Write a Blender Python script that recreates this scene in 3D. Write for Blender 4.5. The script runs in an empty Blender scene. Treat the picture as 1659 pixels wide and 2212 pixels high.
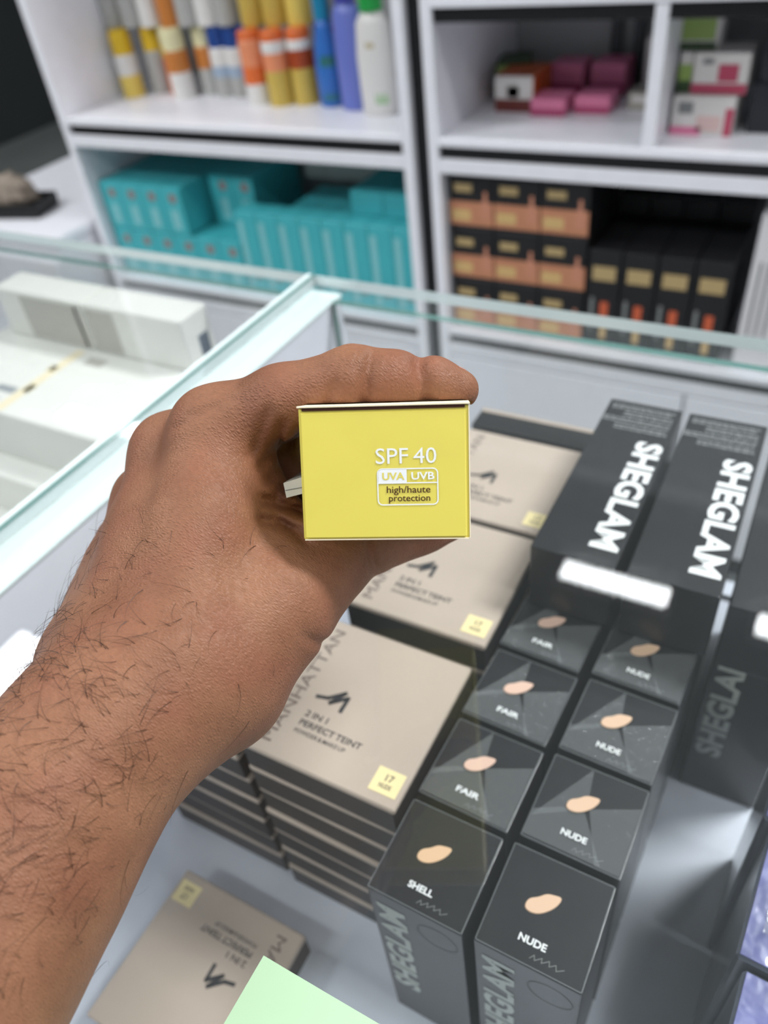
import bpy, bmesh, math, random
import numpy as np
from mathutils import Matrix, Vector

random.seed(7); np.random.seed(7)
scene = bpy.context.scene
C = scene.collection

# ------------------------------------------------------------------ camera
# World: X along the shelves, Y away from the customer, Z up, floor at 0.
# The phone is held 1.20 m above the floor, just over the front of the counter.
OZ = 1.2
F_PX, W_PX, H_PX = 1690.0, 1659.0, 2212.0
# rows: image right, image down, view direction
CAM_M = np.array([[0.8748, 0.4731, -0.1042],
                  [0.2454, -0.6183, -0.7467],
                  [-0.4177, 0.6276, -0.6570]])
CAM_M[2] /= np.linalg.norm(CAM_M[2])
CAM_M[0] -= CAM_M[2] * CAM_M[0].dot(CAM_M[2]); CAM_M[0] /= np.linalg.norm(CAM_M[0])
CAM_M[1] = np.cross(CAM_M[2], CAM_M[0])
cd = bpy.data.cameras.new('camera'); cam = bpy.data.objects.new('camera', cd); C.objects.link(cam)
cam.matrix_world = Matrix(((CAM_M[0][0], -CAM_M[1][0], -CAM_M[2][0], 0),
                           (CAM_M[0][1], -CAM_M[1][1], -CAM_M[2][1], 0),
                           (CAM_M[0][2], -CAM_M[1][2], -CAM_M[2][2], OZ),
                           (0, 0, 0, 1)))
cd.sensor_fit = 'VERTICAL'; cd.sensor_height = 36.0; cd.sensor_width = 27.0
cd.lens = F_PX / H_PX * 36.0
cd.clip_start = 0.01
cd.dof.use_dof = True; cd.dof.focus_distance = 0.217; cd.dof.aperture_fstop = 9.6
scene.camera = cam

# ------------------------------------------------------------------ world, exposure
world = bpy.data.worlds.new('world'); scene.world = world; world.use_nodes = True
bg = world.node_tree.nodes['Background']
bg.inputs['Color'].default_value = (0.92, 0.95, 1.0, 1); bg.inputs['Strength'].default_value = 0.19
vs = scene.view_settings
vs.view_transform = 'Standard'; vs.look = 'None'; vs.gamma = 1.0; vs.use_curve_mapping = False
vs.exposure = 0.0
scene.cycles.max_bounces = 5; scene.cycles.diffuse_bounces = 3; scene.cycles.glossy_bounces = 3; scene.cycles.transparent_max_bounces = 12; scene.cycles.adaptive_threshold = .05; scene.cycles.use_light_tree = False
LAMP = 27.0           # emission of the LED diffusers

# ------------------------------------------------------------------ materials
def lin(c):
    return tuple(((v/255)/12.92 if v/255 <= .04045 else ((v/255+.055)/1.055)**2.4) for v in c)

MATS = {}
def mat(name, rgb, rough=.5, spec=.5, coat=0., coat_rough=.05, var=.0, scale=40., bump=0., bscale=300., metal=0.):
    if name in MATS: return MATS[name]
    m = bpy.data.materials.new(name); m.use_nodes = True
    nt = m.node_tree; b = nt.nodes['Principled BSDF']
    col = lin(rgb)
    b.inputs['Roughness'].default_value = rough
    b.inputs['Specular IOR Level'].default_value = spec
    b.inputs['Metallic'].default_value = metal
    b.inputs['Coat Weight'].default_value = coat; b.inputs['Coat Roughness'].default_value = coat_rough
    tc = nt.nodes.new('ShaderNodeTexCoord')
    n = nt.nodes.new('ShaderNodeTexNoise'); n.inputs['Scale'].default_value = scale
    n.inputs['Detail'].default_value = 3
    nt.links.new(tc.outputs['Object'], n.inputs['Vector'])
    r = nt.nodes.new('ShaderNodeValToRGB')
    lo = tuple(max(0, c*(1-var)) for c in col); hi = tuple(min(1, c*(1+var)) for c in col)
    r.color_ramp.elements[0].color = (*lo, 1); r.color_ramp.elements[1].color = (*hi, 1)
    r.color_ramp.elements[0].position = .3; r.color_ramp.elements[1].position = .7
    nt.links.new(n.outputs['Fac'], r.inputs['Fac']); nt.links.new(r.outputs['Color'], b.inputs['Base Color'])
    if bump > 0:
        n2 = nt.nodes.new('ShaderNodeTexNoise'); n2.inputs['Scale'].default_value = bscale
        nt.links.new(tc.outputs['Object'], n2.inputs['Vector'])
        bp = nt.nodes.new('ShaderNodeBump'); bp.inputs['Strength'].default_value = bump
        bp.inputs['Distance'].default_value = .001
        nt.links.new(n2.outputs['Fac'], bp.inputs['Height']); nt.links.new(bp.outputs['Normal'], b.inputs['Normal'])
        if coat > 0: nt.links.new(bp.outputs['Normal'], b.inputs['Coat Normal'])
    MATS[name] = m
    return m

def emit(name, rgb, strength):
    m = bpy.data.materials.new(name); m.use_nodes = True; nt = m.node_tree; nt.nodes.clear()
    o = nt.nodes.new('ShaderNodeOutputMaterial'); e = nt.nodes.new('ShaderNodeEmission')
    e.inputs['Color'].default_value = (*rgb, 1); e.inputs['Strength'].default_value = strength
    nt.links.new(e.outputs[0], o.inputs[0]); return m

def film(name, tint, body, body_amt, rough, ior=1.45, bump=0., bscale=200.):
    """clear sheet: see-through, with Fresnel gloss and a little of its own colour"""
    m = bpy.data.materials.new(name); m.use_nodes = True; nt = m.node_tree; nt.nodes.clear()
    o = nt.nodes.new('ShaderNodeOutputMaterial')
    t = nt.nodes.new('ShaderNodeBsdfTransparent'); t.inputs['Color'].default_value = (*tint, 1)
    d = nt.nodes.new('ShaderNodeBsdfDiffuse'); d.inputs['Color'].default_value = (*body, 1)
    g = nt.nodes.new('ShaderNodeBsdfGlossy'); g.inputs['Roughness'].default_value = rough
    # Schlick reflectance, the same from either side of the thin sheet
    lw = nt.nodes.new('ShaderNodeLayerWeight'); lw.inputs['Blend'].default_value = .5
    pw = nt.nodes.new('ShaderNodeMath'); pw.operation = 'POWER'; pw.inputs[1].default_value = 5; nt.links.new(lw.outputs['Facing'], pw.inputs[0])
    f0 = ((ior-1)/(ior+1))**2
    fr = nt.nodes.new('ShaderNodeMath'); fr.operation = 'MULTIPLY_ADD'; fr.inputs[1].default_value = 1-f0; fr.inputs[2].default_value = f0; nt.links.new(pw.outputs[0], fr.inputs[0])
    m1 = nt.nodes.new('ShaderNodeMixShader'); m1.inputs[0].default_value = body_amt
    m2 = nt.nodes.new('ShaderNodeMixShader')
    nt.links.new(t.outputs[0], m1.inputs[1]); nt.links.new(d.outputs[0], m1.inputs[2])
    nt.links.new(fr.outputs[0], m2.inputs[0]); nt.links.new(m1.outputs[0], m2.inputs[1]); nt.links.new(g.outputs[0], m2.inputs[2])
    nt.links.new(m2.outputs[0], o.inputs[0])
    if bump > 0:
        tc = nt.nodes.new('ShaderNodeTexCoord'); n = nt.nodes.new('ShaderNodeTexNoise')
        n.inputs['Scale'].default_value = bscale
        bp = nt.nodes.new('ShaderNodeBump'); bp.inputs['Strength'].default_value = bump; bp.inputs['Distance'].default_value = .001
        nt.links.new(tc.outputs['Object'], n.inputs['Vector']); nt.links.new(n.outputs['Fac'], bp.inputs['Height'])
        nt.links.new(bp.outputs['Normal'], g.inputs['Normal']); nt.links.new(bp.outputs['Normal'], lw.inputs['Normal'])
    MATS[name] = m; return m

M_WHITE = mat('white laminate', (243, 243, 249), .35, .5, var=.02)
M_DECK = mat('pale grey deck', (212, 217, 228), .3, .5, var=.03)
M_PART = mat('lavender white board', (232, 233, 242), .4, .4, var=.02)
M_BLACK = mat('black strip', (14, 15, 16), .4, .4)
M_CHAR = mat('black carton', (26, 27, 30), .45, .35, coat=.35, coat_rough=.10, var=.15, scale=90, bump=.06, bscale=160)
M_INK = mat('white ink', (236, 238, 238), .5, .4)
M_GREYINK = mat('grey ink', (128, 131, 130), .4, .5)
M_DIMINK = mat('silver green ink', (186, 192, 182), .35, .5)
M_BEIGE = mat('beige satin card', (186, 171, 157), .33, .5, var=.03, scale=25)
M_TRAY = mat('dark brown black card', (27, 26, 26), .45, .4, var=.1)
M_DARKINK = mat('charcoal ink', (46, 50, 54), .5, .4)
M_TAUPE = mat('taupe ink', (112, 98, 92), .5, .4)
M_STICK = mat('cream yellow sticker', (240, 224, 170), .6, .3)
M_YEL = mat('yellow carton', (226, 211, 94), .42, .5, var=.025, scale=60, bump=.05, bscale=70)
M_CREAM = mat('cream board edge', (238, 226, 196), .7, .2)
M_BROWNINK = mat('dark brown ink', (70, 34, 22), .6, .3)
M_TEAL = mat('teal carton', (70, 182, 190), .45, .5, var=.05, scale=20)
M_TEALP = mat('pale teal print', (138, 204, 208), .5, .4)
M_SEAL = mat('dull red seal', (150, 128, 124), .6, .3)
M_GLASS = film('counter glass', (.985, .993, .991), (.85, .93, .92), .010, .0, 1.5)
M_EDGE = mat('green glass edge', (226, 239, 239), .15, .6, coat=.5)
M_EDGED = mat('deep green glass edge', (92, 132, 126), .15, .6, coat=.5)
M_FILM = film('shrink film', (.92, .92, .94), (.62, .66, .66), .13, .15, 1.55, bump=.5, bscale=260)
M_ALU = mat('brushed aluminium', (176, 180, 184), .3, .5, metal=1)

# ------------------------------------------------------------------ builders
def finish(bm, name, m, parent=None, loc=(0, 0, 0), rot=(0, 0, 0), smooth=False):
    me = bpy.data.meshes.new(name); bm.to_mesh(me); bm.free()
    return link(me, name, m, parent, loc, rot, smooth)

def link(me, name, m, parent=None, loc=(0, 0, 0), rot=(0, 0, 0), smooth=False):
    if m is not None and not me.materials: me.materials.append(m)
    if smooth: me.shade_smooth()
    o = bpy.data.objects.new(name, me); C.objects.link(o)
    o.location = loc if parent else (loc[0], loc[1], loc[2] + OZ)
    o.rotation_euler = rot
    if parent: o.parent = parent
    return o

def tag(o, label, cat, group=None):
    o['label'] = label; o['category'] = cat
    if group: o['group'] = group
    return o

def thing(name, label, cat, loc=(0, 0, 0), rot=(0, 0, 0), group=None):
    o = bpy.data.objects.new(name, None); C.objects.link(o); o.empty_display_size = .02
    o.location = (loc[0], loc[1], loc[2] + OZ); o.rotation_euler = rot
    return tag(o, label, cat, group)

def boxm(sx, sy, sz, bev=0., origin='base', seg=1):
    """box mesh, base centred at the origin"""
    bm = bmesh.new(); bmesh.ops.create_cube(bm, size=1)
    for v in bm.verts:
        v.co = Vector((v.co.x*sx, v.co.y*sy, (v.co.z + (.5 if origin == 'base' else 0))*sz))
    if bev > 0: bmesh.ops.bevel(bm, geom=bm.edges[:], offset=bev, segments=seg, affect='EDGES', profile=.6)
    return bm

_bc = {}
def box(name, m, x0, x1, y0, y1, z0, z1, parent=None, bev=0., off=(0, 0, 0)):
    """box by its extents; when parented the extents are in the parent's frame"""
    key = (round(x1-x0, 5), round(y1-y0, 5), round(z1-z0, 5), bev, m.name if m else '')
    if key not in _bc:
        bm = boxm(x1-x0, y1-y0, z1-z0, bev); me = bpy.data.meshes.new(name); bm.to_mesh(me); bm.free(); _bc[key] = me
    return link(_bc[key], name, m, parent, ((x0+x1)/2, (y0+y1)/2, z0))

_tc = {}
def text_mesh(s, w, h, bold=0.):
    """flat lettering centred on its own box, w wide and h high, lying in XY and facing +Z"""
    key = (s, round(w, 5), round(h, 5), bold)
    if key in _tc: return _tc[key]
    cu = bpy.data.curves.new('t', 'FONT'); cu.body = s; cu.size = 1; cu.offset = bold; cu.resolution_u = 3
    cu.space_character = 1.0; cu.space_word = .65
    ob = bpy.data.objects.new('t', cu); C.objects.link(ob)
    dg = bpy.context.evaluated_depsgraph_get(); dg.update()
    me = bpy.data.meshes.new_from_object(ob.evaluated_get(dg))
    bpy.data.objects.remove(ob); bpy.data.curves.remove(cu)
    co = np.empty(len(me.vertices)*3); me.vertices.foreach_get('co', co); co = co.reshape(-1, 3)
    lo, hi = co.min(0), co.max(0)
    co[:, 0] = ((co[:, 0]-lo[0])/(hi[0]-lo[0]) - .5)*w
    co[:, 1] = ((co[:, 1]-lo[1])/(hi[1]-lo[1]) - .5)*h
    co[:, 2] = 0
    me.vertices.foreach_set('co', co.ravel()); me.update(); me.materials.clear()
    _tc[key] = me; return me

def text(name, s, w, h, m, parent, loc, rot=(0, 0, 0), bold=0.):
    me = text_mesh(s, w, h, bold)
    if me.materials and me.materials[0] != m:
        me = me.copy(); me.materials.clear()
    return link(me, name, m, parent, loc, rot)

def poly(pts, z=0.):
    bm = bmesh.new(); vs_ = [bm.verts.new((p[0], p[1], z)) for p in pts]; f = bm.faces.new(vs_)
    f.normal_update()
    if f.normal.z < 0: f.normal_flip()
    return bm

def stroke(pts, w):
    """polyline of constant width as flat quads"""
    bm = bmesh.new()
    for a, b in zip(pts[:-1], pts[1:]):
        a = Vector((*a, 0)); b = Vector((*b, 0)); d = (b-a).normalized(); n = Vector((-d.y, d.x, 0))*w/2
        a2 = a-d*w*.3; b2 = b+d*w*.3
        f = bm.faces.new([bm.verts.new(p) for p in (a2-n, b2-n, b2+n, a2+n)])
    return bm

def frame_ring(w, h, r, t, seg=6):
    """rounded rectangular outline, stroke t"""
    def ring(w, h, r):
        out = []
        for cx, cy, a0 in ((w/2-r, h/2-r, 0), (-w/2+r, h/2-r, 90), (-w/2+r, -h/2+r, 180), (w/2-r, -h/2+r, 270)):
            for k in range(seg+1):
                a = math.radians(a0 + 90*k/seg); out.append((cx+r*math.cos(a), cy+r*math.sin(a)))
        return out
    o_, i_ = ring(w, h, r), ring(w-2*t, h-2*t, max(r-t, 1e-5))
    bm = bmesh.new(); vo = [bm.verts.new((*p, 0)) for p in o_]; vi = [bm.verts.new((*p, 0)) for p in i_]
    n = len(vo)
    for k in range(n): bm.faces.new((vo[k], vo[(k+1) % n], vi[(k+1) % n], vi[k]))
    return bm

def lathe(prof, seg=20):
    bm = bmesh.new(); rings = []
    for r, z in prof:
        rings.append([bm.verts.new((r*math.cos(2*math.pi*k/seg), r*math.sin(2*math.pi*k/seg), z)) for k in range(seg)])
    for a, b in zip(rings[:-1], rings[1:]):
        for k in range(seg): bm.faces.new((a[k], a[(k+1) % seg], b[(k+1) % seg], b[k]))
    bm.faces.new(list(reversed(rings[0]))); bm.faces.new(rings[-1])
    return bm

ORD = ['lowest', 'second', 'third', 'fourth', 'fifth', 'sixth', 'topmost']

# ------------------------------------------------------------------ the shop: floor, walls, ceiling
def struct(o): o['kind'] = 'structure'; return o
M_FLOOR = mat('dark grey floor tile', (128, 132, 130), .3, .5, var=.08, scale=3)
M_WALL = mat('grey wall paint', (170, 172, 176), .8, .3, var=.03, scale=4)
M_CEIL = mat('ceiling paint', (150, 152, 156), .9, .2, var=.03, scale=4)
struct(box('floor', M_FLOOR, -4.5, 3.0, -2.5, 4.2, -1.25, -1.2))
struct(box('ceiling', M_CEIL, -4.5, 3.0, -2.5, 4.2, 1.9, 1.95))
struct(box('wall_back', M_WALL, -4.5, 3.0, 4.2, 4.25, -1.2, 1.9))
struct(box('wall_left', mat('charcoal wall', (52, 56, 56), .8, .3, var=.05, scale=3), -4.55, -4.5, -2.5, 4.2, -1.2, 1.9))

# ceiling lamps: the diffuser is what gives off light
def lamp(label, x0, x1, y0, y1, k=1., cat='lamp'):
    t = thing('ceiling_light', label, cat, ((x0+x1)/2, (y0+y1)/2, 1.9), group='ceiling lights')
    w, d = x1-x0, y1-y0
    link(_mesh(boxm(w+.04, d+.04, .03, .004)), 'housing', M_WHITE, t, (0, 0, -.03))
    dm = _mesh(boxm(w, d, .008, 0)); dm.materials.append(M_WHITE); dm.materials.append(emit('LED diffuser', (.96, .98, 1.0), LAMP*k))
    for p in dm.polygons: p.material_index = 1 if p.normal.z < -.5 else 0
    link(dm, 'diffuser', None, t, (0, 0, -.038))
def _mesh(bm):
    me = bpy.data.meshes.new('m'); bm.to_mesh(me); bm.free(); return me
lamp('short LED light behind the shelves, mirrored over the black cartons', -.64, -.22, 2.16, 2.26)
lamp('short LED light behind the shelves, mirrored at the right edge', .10, .60, 2.16, 2.26)
lamp('LED light far to the left, mirrored beside the knuckles', -3.65, -3.02, 2.26, 2.38)
lamp('square LED light left of the counter, mirrored by the wrist', -2.55, -2.22, .72, 1.02)
lamp('large LED panel over the aisle behind the right end of the counter', .60, 1.60, 1.0, 1.5, 2.4)
lamp('added LED fill panel, out of view over the right end of the counter', .45, 1.45, -.05, .30, .4)  # unseen panel, added to light the counter from the right
lamp('added LED fill panel, out of view over the far right of the shop', 1.75, 2.75, -.05, .30, .5)  # another unseen panel, added as fill from the right
lamp('added LED fill panel, out of view over the left end of the counter', -2.7, -1.7, -.40, -.05, 1.15)  # added for light from the left; its mirror image stays out of view
for i, x in enumerate((-3.6, -2.4, -1.0, 1.2)):  # unseen panels added as fill for the shelf fronts and the hand
    lamp(('first', 'second', 'third', 'fourth')[i] + ' added LED fill panel from the left, unseen behind the customer', x-.5, x+.5, -1.7, -1.4, (1.05, 1.05, 1.05, .65)[i])

# ------------------------------------------------------------------ shelf units behind the counter
def shelf_unit(label, x0, x1, levels, inner=None):
    yf, yb, zt, zb = 1.2, 1.56, .5, -1.2
    t = thing('shelf_unit', label, 'shelf unit', ((x0+x1)/2, yf, zb))
    cx = (x0+x1)/2
    def bx(n, m, a, b, c, d, e, f, p=t, bev=.001): return box(n, m, a-cx, b-cx, c-yf, d-yf, e-zb, f-zb, p, bev)
    bx('side_panel', M_WHITE, x0, x0+.018, yf, yb, zb, zt); bx('side_panel', M_WHITE, x1-.018, x1, yf, yb, zb, zt)
    bx('back_panel', mat('grey back board', (184, 188, 188), .6, .3), x0+.018, x1-.018, yb-.012, yb, zb, zt)
    bx('top_panel', M_WHITE, x0, x1, yf, yb, zt, zt+.018)
    for z in levels:
        s = bx('shelf_board', M_WHITE, x0+.018, x1-.018, yf, yb-.012, z-.012, z)
        bx('black_strip', M_BLACK, x0+.018, x1-.018, yf+.008, yf+.020, z-.032, z-.012)
        if z < -.3: bx('lower_rail', M_WHITE, x0+.018, x1-.018, yf+.001, yf+.019, z-.054, z-.032)
    zc = levels[0]-.054
    w = (x1-x0-.036)/2
    for k in range(2):
        d = bx('cabinet_door', M_WHITE, x0+.018+k*w+.002, x0+.018+(k+1)*w-.002, yf, yf+.018, zb+.08, zc-.004)
        h = box('door_handle', M_ALU, -.006, .006, -.022, 0, (zc-zb-.08)-.16, (zc-zb-.08)-.05, d, .002)
        h.location.x = (w/2-.04)*(1 if k == 0 else -1); h.location.y = -.020 + .0
    bx('plinth', M_BLACK, x0+.018, x1-.018, yf+.04, yf+.06, zb, zb+.08)
    if inner is not None:
        bx('inner_divider', M_WHITE, inner-.009, inner+.009, yf+.002, yb-.012, levels[1], levels[2]-.013)
    return t
shelf_unit('white shelf unit holding the spray cans and teal cartons', -1.465, -.645, [-.725, -.385])
shelf_unit('white shelf unit holding the pink packs and black cartons', -.615, .30, [-.725, -.387, -.196], inner=-.266)
box_gap = tag(box('unit_gap_shade', M_BLACK, -.643, -.617, 1.215, 1.24, -1.2, .5),
              'narrow black strip standing in for the shaded gap between the two white shelf units', 'gap shade')  # black strip painted in for the shade of the open gap

# cans on the upper left shelf -------------------------------------------------
def can(label, x, y, z, bands, cap, h=.126, r=.0235, name='spray_can', cat='can', group='cans on the upper left shelf'):
    t = thing(name, label, cat, (x, y, z), group=group)
    ch = cap[1]*h; z0 = 0; bh = h-ch
    tot = sum(b[1] for b in bands)
    for k, (m, fr) in enumerate(reversed(bands)):
        z1 = z0 + bh*fr/tot; top = k == len(bands)-1
        prof = [(r*.97 if k == 0 else r, z0), (r, z0+.002), (r, z1-.003 if top else z1-.0001)] + ([(r*.93, z1)] if top else [(r, z1)])
        finish(lathe(prof), 'body' if k == 0 else 'label_band', m, t, smooth=False); z0 = z1
    finish(lathe([(r*.92, z0), (r*.94, z0+ch*.75), (r*.86, z0+ch*.95), (r*.7, h)]), 'cap', cap[0], t)
    return t
K = lambda n, rgb, **k: mat(n, rgb, .35, .5, **k)
kyel, kgrey, kwhite = K('can yellow', (222, 184, 40)), K('can silver grey', (176, 176, 172)), K('can white', (226, 224, 220))
kpy, kcream, kor, kbrn = K('can pale yellow', (230, 202, 100)), K('can cream', (226, 220, 176)), K('can orange', (226, 110, 50)), K('can amber', (196, 122, 56))
kblue, klb, kgold, kpale = K('can navy blue', (26, 68, 140)), K('can light blue', (160, 178, 198)), K('can gold', (204, 176, 84)), K('can salmon', (232, 146, 104))
kred, kmar = K('can rust red', (164, 66, 26)), K('can maroon', (140, 62, 88))
ZS = -.385
S = 'lower can with a '
can('yellow-capped white and yellow can at the left end of the shelf', -1.405, 1.372, ZS, [(kwhite, 1), (kpy, 1.1)], (kyel, .36))
can('yellow-capped silver can behind the leftmost can', -1.352, 1.41, ZS, [(kgrey, 1)], (kyel, .36))
can('cream-capped orange can, leftmost of the cream caps', -1.298, 1.405, ZS, [(kyel, .4), (kor, 1.5)], (kcream, .30))
can('cream-capped can with amber band over white base', -1.262, 1.372, ZS, [(kbrn, .8), (kwhite, 1)], (kcream, .30))
can('cream-capped amber can next to the blue caps', -1.214, 1.41, ZS, [(kbrn, .8), (kgrey, 1)], (kcream, .30))
for i, x in enumerate((-1.168, -1.128, -1.090)):
    can(('left', 'middle', 'right')[i] + ' one of the three blue-capped silver cans', x, 1.40, ZS, [(kwhite, .8), (klb, .5), (kgrey, .9)], (kblue, .30))
can('orange can with white lower half, leftmost orange one', -1.052, 1.35, ZS, [(kpale, 1.2), (kor, .8), (kwhite, 1)], (kor, .12))
can('orange and gold can with pale label, middle of three', -.998, 1.348, ZS, [(kwhite, .5), (kpale, .8), (kgold, 1.6)], (kor, .14))
can('orange and gold can right beside the blue bottle', -.950, 1.362, ZS, [(kwhite, .4), (kred, .8), (kgold, 1.6)], (kor, .14))
can('rust-red can half hidden behind the blue bottle', -.925, 1.415, ZS, [(kred, 1), (kbrn, 1)], (kred, .2))
can('maroon and grey can right of the blue bottle', -.872, 1.42, ZS, [(kmar, 1), (kgrey, 1)], (kmar, .3))
can('silver can behind the lilac bottle', -.845, 1.455, ZS, [(kgrey, 1)], (kwhite, .2))
up = [(-1.425, kgrey, kwhite), (-1.375, kgrey, kwhite), (-1.325, kwhite, kgrey), (-1.272, kbrn, kred), (-1.225, kgrey, kwhite),
      (-1.176, kwhite, kgrey), (-1.128, kgrey, kwhite), (-1.060, kgold, kor), (-1.008, kgold, kpy), (-.955, kpy, kgold), (-.872, kgrey, kwhite)]
upl = ['first', 'second', 'third', 'fourth', 'fifth', 'sixth', 'seventh', 'eighth', 'ninth', 'tenth', 'last']
upn = ['silver', 'silver', 'pale silver', 'amber', 'silver', 'white', 'silver', 'gold', 'gold', 'pale gold', 'silver']
for i, (x, a, b) in enumerate(up):
    can(f'{upn[i]} can stacked on the lower cans, {upl[i]} from the left', x, 1.395 if i < 7 else 1.385, ZS+.1262, [(b, .5), (a, 1.6)], (b, .2))

def bottle(name, label, x, y, prof, m, capm, capz, oval=.6, extra=None):
    t = thing(name, label, 'bottle', (x, y, ZS))
    b = finish(lathe(prof, 24), 'body', m, t, smooth=True); b.scale = (1, oval, 1)
    r = prof[-1][0]
    c = finish(lathe([(r*1.08, prof[-1][1]), (r*1.1, capz-.008), (r*.9, capz)], 20), 'cap', capm, t, smooth=False); c.scale = (1, max(oval, .8), 1)
    if extra:
        for n, em, x0, x1, z0, z1 in extra:
            rr = prof[1][0]
            bm = bmesh.new(); seg = 8
            a0, a1 = math.asin(max(-1, x0/rr)), math.asin(min(1, x1/rr)); lo = []; hi = []
            for k in range(seg+1):
                a = a0+(a1-a0)*k/seg
                lo.append(bm.verts.new((rr*1.01*math.sin(a), -rr*1.01*math.cos(a)*oval, z0))); hi.append(bm.verts.new((rr*1.01*math.sin(a), -rr*1.01*math.cos(a)*oval, z1)))
            for k in range(seg): bm.faces.new((lo[k], lo[k+1], hi[k+1], hi[k]))
            finish(bm, n, em, t)
bottle('spray_bottle', 'slim blue spray bottle with teal head and green label', -.885, 1.35,
       [(.020, 0), (.0235, .004), (.0245, .06), (.021, .10), (.0155, .128), (.013, .140)], K('bottle blue', (48, 110, 190)), K('teal cap', (10, 130, 170)), .195, .8,
       [('label', K('green blue label', (44, 110, 110)), -.004, .021, .012, .085)])
bottle('lotion_bottle', 'tall lilac bottle left of the white bottle with green cap', -.824, 1.335,
       [(.026, 0), (.029, .004), (.030, .10), (.028, .15), (.018, .168)], K('bottle lilac', (108, 122, 200)), K('violet cap', (70, 72, 170)), .205, .6)
bottle('shampoo_bottle', 'white bottle with green cap and leaf print', -.762, 1.312,
       [(.028, 0), (.033, .005), (.0345, .09), (.030, .14), (.019, .158)], kwhite, K('green cap', (30, 160, 70)), .192, .6,
       [('leaf_print', K('leaf green', (160, 196, 150)), .004, .026, .02, .06), ('lettering', M_GREYINK, -.014, .016, .092, .098), ('emblem', K('tan emblem', (196, 184, 150)), -.006, .010, .106, .114)])

# teal cartons on the lower left shelf --------------------------------------------
ZB = -.725
def teal(label, x0, x1, y0, y1, z0, z1, kind='seal', group='teal cartons on the lower left shelf'):
    t = thing('teal_carton', label, 'carton', ((x0+x1)/2, y0, z0), group=group)
    w, d, h = x1-x0, y1-y0, z1-z0
    link(_mesh_cached(('tb', round(w, 4), round(d, 4), round(h, 4)), lambda: boxm(w-.001, d, h-.0008, .0012)), 'carton_body', M_TEAL, t, (0, d/2, 0))
    if kind in ('seal', 'both'):
        sz = .78*h if kind == 'seal' else .24*h
        link(_mesh_cached(('sd', kind), lambda: lathe([(.0105, 0), (.0105, .0004)], 16)), 'round_seal', M_SEAL, t, (w*.12, -.0001, sz), (math.pi/2, 0, 0))
    if kind == 'both':
        link(_mesh_cached(('st', round(h, 4)), lambda: boxm(.013, .0004, h*.82, 0)), 'pale_stripe', M_TEALP, t, (-w*.28, -.0003, h*.07))
    elif kind == 'seal':
        link(_mesh_cached(('sp', round(h, 4)), lambda: boxm(.020, .0004, h*.42, 0)), 'pale_print', M_TEALP, t, (w*.05, -.0003, h*.12))
    return t
_mc = {}
def _mesh_cached(key, fn):
    if key not in _mc: _mc[key] = _mesh(fn())
    return _mc[key]
o4 = ['first', 'second', 'third', 'fourth', 'fifth', 'sixth', 'seventh', 'eighth']
for i in range(6):
    teal(f'teal carton in the bottom tier at the left, {o4[i]} from the left', -1.444+i*.0605, -1.444+(i+1)*.0605, 1.225, 1.40, ZB, ZB+.105)
for i in range(4):
    teal(f'teal carton in the upper tier at the left, {o4[i]} from the left', -1.444+i*.058, -1.444+(i+1)*.058, 1.225, 1.45, ZB+.106, ZB+.106+.100)
for i in range(2):
    teal(('left' if i == 0 else 'right') + ' one of two set-back teal cartons in the middle', -1.192+i*.0575, -1.192+(i+1)*.0575, 1.30, 1.47, ZB+.106, ZB+.106+.108)
for i in range(8):
    teal(f'tall teal carton with pale stripe, {o4[i]} from the left', -1.078+i*.0518, -1.078+(i+1)*.0518, 1.225, 1.275, ZB, ZB+.172, 'both')
    teal(f'plain teal carton behind the striped row, {o4[i]} from the left', -1.078+i*.0518, -1.078+(i+1)*.0518, 1.403, 1.52, ZB, ZB+.174, 'plain') if i > 4 else None
    if i > 0: teal(f'second-row teal carton behind the striped row, {o4[i]} from the left', -1.078+i*.0518, -1.078+(i+1)*.0518, 1.277, 1.40, ZB, ZB+.170, 'plain') if i > 2 or True and -1.078+i*.0518 > -1.07 and i > 1 else None
for i in range(2):
    teal(('left' if i == 0 else 'right') + ' flat teal carton lying on the striped row', -.822+i*.071, -.822+(i+1)*.071, 1.268, 1.45, ZB+.1725, ZB+.1725+.044, 'plain')
wc = thing('white_carton', 'pale grey carton at the back on the teal cartons', 'carton', (-.925, 1.42, ZB+.1745))
link(_mesh(boxm(.20, .10, .055, .002)), 'carton_body', mat('grey white card', (196, 200, 196), .6, .3), wc, (0, .05, 0))
link(_mesh(boxm(.001, .0005, .055, 0)), 'seam', M_GREYINK, wc, (-.05, -.0003, 0))

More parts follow.
